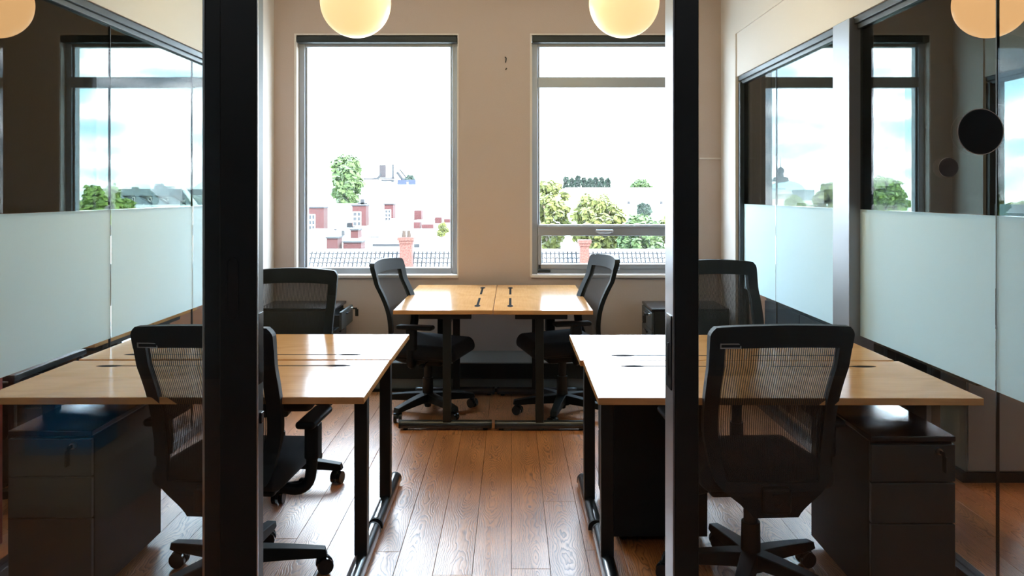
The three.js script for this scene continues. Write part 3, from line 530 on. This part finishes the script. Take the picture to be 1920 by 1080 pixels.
{
  const h = thing('brick_stack', 'cluster of small brick stacks at the right of the left window', 'house', [0, 0, 0], 0, 'brick houses');
  part('tall_stack', block(776, 790, 395, 65, 1.6, 412), E.brick, h); part('lower_stack', block(775, 787, 417, 63.5, 1.6, 429), E.brick, h); part('low_wall', block(791, 812, 421, 63.4, 1, 429), E.brick, h); part('small_stack', block(815, 827, 408, 65, 1.4, 419), E.brick, h); part('end_wall', block(832, 850, 411, 65, 1.4, 418), E.brick, h); part('pole', block(783, 784, 386, 65, 0.1, 395), E.dark, h);
  const p = thing('distant_tower', 'pale hazy tower block at the left edge of the left window', 'building'); part('wall', block(584, 603, 333, 210, 10), std(0.72, 0.70, 0.70, 0.9), p); for (let k = 0; k < 5; k++) part('window_band', block(586, 601, 337 + k * 7, 209.8, 0.2, 339 + k * 7), std(0.5, 0.5, 0.52, 0.8), p);
  const w = thing('white_office_block', 'long white block with small windows behind the trees in the right window', 'building'); part('wall', block(1060, 1400, 353.5, 105, 15), E.render, w);
  part('parapet', block(1060, 1400, 352, 104.8, 0.5, 353.6), E.pale, w);
  for (const [a, b2] of [[1175, 1182], [1236, 1243], [1249, 1252]]) panes(w, a, b2, 376, 384, 104.9, 1, 1);
}

// trees: trunk, limbs and a crown of leaf clumps
function tree(label, px, pyTop, pyBot, wpx, Z, m, seed, o = {}) {
  const g = thing('tree', label, 'tree', [X(px, Z), GY, -Z], 0, o.group ?? 'trees in the town'), r = rng(seed);
  const yt = Y(pyTop, Z) - GY, yb = Y(pyBot, Z) - GY, w = wpx * Z / FOCAL / 2, n = Math.round((o.n ?? 2600) * 1.7), leaf = (o.leaf ?? 0.0062) * Z * 0.6;
  const pos = [], nor = [], uv = [];
  const clumps = []; for (let k = 0; k < (o.clumps ?? 26) * 2.2; k++) { const t = Math.pow(r(), 0.8), y = yb + (yt - yb) * (0.08 + 0.84 * t), prof = o.cone ? 1.05 - t : Math.sqrt(Math.max(0.05, 1 - Math.pow(2 * (0.06 + 0.88 * t) - 1, 2))), a = r() * 6.283, q = Math.sqrt(r()) * w * prof * 0.78; clumps.push([Math.cos(a) * q, y, Math.sin(a) * q, (o.cr ?? 0.30) * 0.72 * w * (0.45 + 0.8 * r())]); }
  const V = new THREE.Vector3(), A = new THREE.Vector3(), B = new THREE.Vector3();
  for (let k = 0; k < n; k++) {
    const c = clumps[Math.floor(r() * clumps.length)]; V.set(r() - 0.5, r() - 0.5, r() - 0.5).normalize().multiplyScalar(c[3] * (0.25 + 1.0 * r()));
    const p = V.clone().add(new THREE.Vector3(c[0], c[1], c[2])), nn = V.clone().normalize().add(new THREE.Vector3(r() - 0.5, r(), r() - 0.5)).normalize();
    A.set(r() - 0.5, r() - 0.5, r() - 0.5).cross(nn).normalize().multiplyScalar(leaf * (0.6 + 0.8 * r())); B.copy(nn).cross(A).multiplyScalar(0.6);
    const q = [p.clone().sub(A), p.clone().add(B), p.clone().add(A), p.clone().sub(B)];
    for (const i of [0, 1, 2, 0, 2, 3]) { pos.push(q[i].x, q[i].y, q[i].z); nor.push(nn.x, nn.y, nn.z); uv.push(0, 0); }
  }
  const G = new THREE.BufferGeometry(); nor.length = 0; G.setAttribute('position', new THREE.Float32BufferAttribute(pos, 3)); G.setAttribute('uv', new THREE.Float32BufferAttribute(uv, 2)); G.computeVertexNormals();
  part('foliage', G, m, g).userData.kind = 'stuff';
  const limbs = [cyl(0.10, 0.22, yb + (yt - yb) * 0.35, 0, (yb + (yt - yb) * 0.35) / 2, 0, 8)];
  for (let k = 0; k < 9; k++) { const c = clumps[k % clumps.length]; limbs.push(tube([[0, yb * 0.85, 0], [c[0] * 0.4, (yb + c[1]) / 2, c[2] * 0.4], [c[0], c[1], c[2]]], 0.06, 6, 5)); }
  part('trunk', merge(limbs), E.bark, g);
}
tree('tall green poplar left of the white block in the left window', 650, 289, 390, 66, 82, E.leafB, 31, { clumps: 26, n: 4200, cr: 0.44 });
tree('small tree in the left window, at its lower right', 830, 420, 445, 20, 58, E.leafA, 32, { n: 900, clumps: 10 });
tree('small dark treetop right of the stair house on the skyline', 766, 330, 350, 26, 130, E.leafC, 33, { n: 900, clumps: 10 });
tree('loose yellow-green tree at the left of the right window', 1035, 334, 478, 90, 52, E.leafA, 41, { n: 5200, clumps: 44, cr: 0.26 });
tree('broad yellow-green tree in the middle of the right window', 1120, 362, 482, 120, 50, E.leafA, 42, { n: 6500, clumps: 52, cr: 0.25 });
tree('low green tree at the lower right of the right window', 1200, 402, 492, 96, 47, E.leafB, 43, { n: 4500, clumps: 40, cr: 0.26 });
tree('low yellow-green tree beside the jamb in the right window', 1262, 398, 490, 90, 49, E.leafA, 44, { n: 4200, clumps: 36, cr: 0.26 });
tree('small round tree before the white office block', 1208, 382, 408, 30, 92, E.leafC, 45, { n: 1200, clumps: 14 });
tree('round tree on the skyline behind the white office block', 1205, 340, 362, 46, 150, E.leafB, 46, { n: 1400, clumps: 16 });
for (let k = 0; k < 8; k++) tree(['dark conifer on the skyline, leftmost of the row of eight', 'dark conifer on the skyline, second from the left', 'dark conifer on the skyline, third from the left', 'dark conifer on the skyline, fourth from the left', 'dark conifer on the skyline, fifth from the left', 'dark conifer on the skyline, sixth from the left', 'dark conifer on the skyline, seventh from the left', 'dark conifer on the skyline, rightmost of the row'][k], 1061 + k * 11.2, 333 + 3 * Math.sin(k * 2.1), 362, 9 + 3 * Math.sin(k * 5), 160 + (k % 2) * 6, E.leafC, 60 + k, { n: 420, clumps: 9, cone: true, group: 'conifers on the skyline' });
tree('green tree at the left in the window beyond the left partition', 190, 350, 430, 110, 46, E.leafGreenLifted, 51, { n: 5200, clumps: 44, cr: 0.26 });
tree('low green tree before the slate roof beyond the left partition', 235, 372, 440, 60, 55, E.leafGreenLifted, 52, { n: 3000, clumps: 28, cr: 0.28 });
tree('olive tree right of the dome beyond the right partition', 1560, 343, 440, 90, 58, E.leafOliveLifted, 53, { n: 4200, clumps: 36, cr: 0.26 });
tree('broad green tree right of the post beyond the right partition', 1655, 333, 440, 110, 50, E.leafGreenLifted, 54, { n: 6500, clumps: 50, cr: 0.25 });
tree('broad green tree by the window reveal beyond the right partition', 1748, 335, 440, 78, 62, E.leafGreenLifted, 55, { n: 5200, clumps: 44, cr: 0.26 });
tree('low bushy tree in front of the dome beyond the right partition', 1490, 366, 430, 44, 84, E.leafGreenLifted, 56, { n: 1800, clumps: 20 });
tree('yellow-green tree at the right edge beyond two partitions', 1925, 380, 440, 80, 50, E.leafOliveLifted, 57, { n: 2600, clumps: 26 });

{ // long slate roof with sawtooth dormers, left
  const h = thing('slate_roof_house', 'long dark slate roof with a row of sawtooth dormers', 'building'), Z = 78;
  part('wall', block(206, 392, 384, Z - 1, 14), E.pale, h);
  part('roof_slope', box(X(206, Z), X(350, Z), Y(367, Z), Y(354, Z), -Z - 6, -Z), E.slate, h);
  part('lower_roof', box(X(206, Z), X(372, Z), Y(385, Z), Y(366, Z), -Z - 6, -Z - 0.4), std(0.42, 0.43, 0.43, 0.8), h);
  for (let k = 0; k < 5; k++) { const a = 228 + k * 31, s = new THREE.Shape([[X(a, Z), Y(367, Z)], [X(a, Z), Y(384, Z)], [X(a + 28, Z), Y(384, Z)]].map((p) => new THREE.Vector2(...p))); part('dormer', new THREE.ExtrudeGeometry(s, { depth: 0.8, bevelEnabled: false }).translate(0, 0, -Z - 0.3), E.slate, h); if (k > 0) panes(h, a - 10, a - 6, 370, 377, Z - 0.35, 1, 1); }
  const gable = (px0, px1) => tube([[X(px0, Z), Y(353, Z), -Z + 0.8], [X(px1, Z), Y(386, Z), -Z + 0.8]], 0.22, 4, 6);
  part('white_verge', merge([gable(350, 374), gable(206, 222), block(180, 207, 353, Z - 0.8, 1, 356), block(322, 350, 351.5, Z - 0.8, 1, 353)]), E.render, h);
  part('end_roof', block(352, 392, 355, Z + 1, 6, 386), std(0.22, 0.22, 0.22, 0.8), h);
  part('roof_plant', merge([block(289, 293, 344, Z + 6, 2, 354), block(294, 314, 349, Z + 6, 2, 354), block(302, 303, 340, Z + 6, 0.2, 349), block(247, 252, 350.5, Z + 6, 1, 354)]), E.slate, h);
  const d = thing('domed_hall', 'pale domed building with a lantern spire beyond the right partition', 'building'), z = 120;
  const dp = [[0, 0]]; const cx = X(1487, z), yb = Y(362, z), rr = 36 * z / FOCAL, hh = 24 * z / FOCAL; const prof = []; for (let k = 0; k <= 14; k++) { const a = k / 14 * HALF; prof.push(new THREE.Vector2(Math.max(0.001, Math.cos(a) * rr), Math.sin(a) * hh)); }
  part('dome', new THREE.LatheGeometry(prof, 32).translate(cx, yb, -z - rr), E.dome, d);
  part('lantern', merge([cyl(1.1, 1.3, 0.7, cx - 0.9, yb + hh + 0.2, -z - rr, 12), cyl(0.4, 0.5, 1.0, cx - 0.9, yb + hh + 0.9, -z - rr, 10), new THREE.SphereGeometry(0.6, 10, 8).translate(cx - 0.9, yb + hh + 1.5, -z - rr), cyl(0.02, 0.08, 2.0, cx - 0.9, yb + hh + 2.8, -z - rr, 6)]), E.dark, d);
  part('drum', cyl(rr * 1.02, rr * 1.02, yb - GY, cx, (yb + GY) / 2, -z - rr, 32), E.stone, d);
  part('cornice', cyl(rr * 1.08, rr * 1.08, 0.35, cx, yb, -z - rr, 32), E.render, d);
  part('side_roof', merge([block(1449, 1472, 353, z - 4, 5, 356), block(1508, 1527, 356, z - 5, 5, 376)]), E.slate, d); part('wing', merge([block(1447, 1480, 374, z - 6, 5), block(1500, 1530, 376, z - 7, 5)]), E.stone, d);
}
renderer.render(scene, camera);
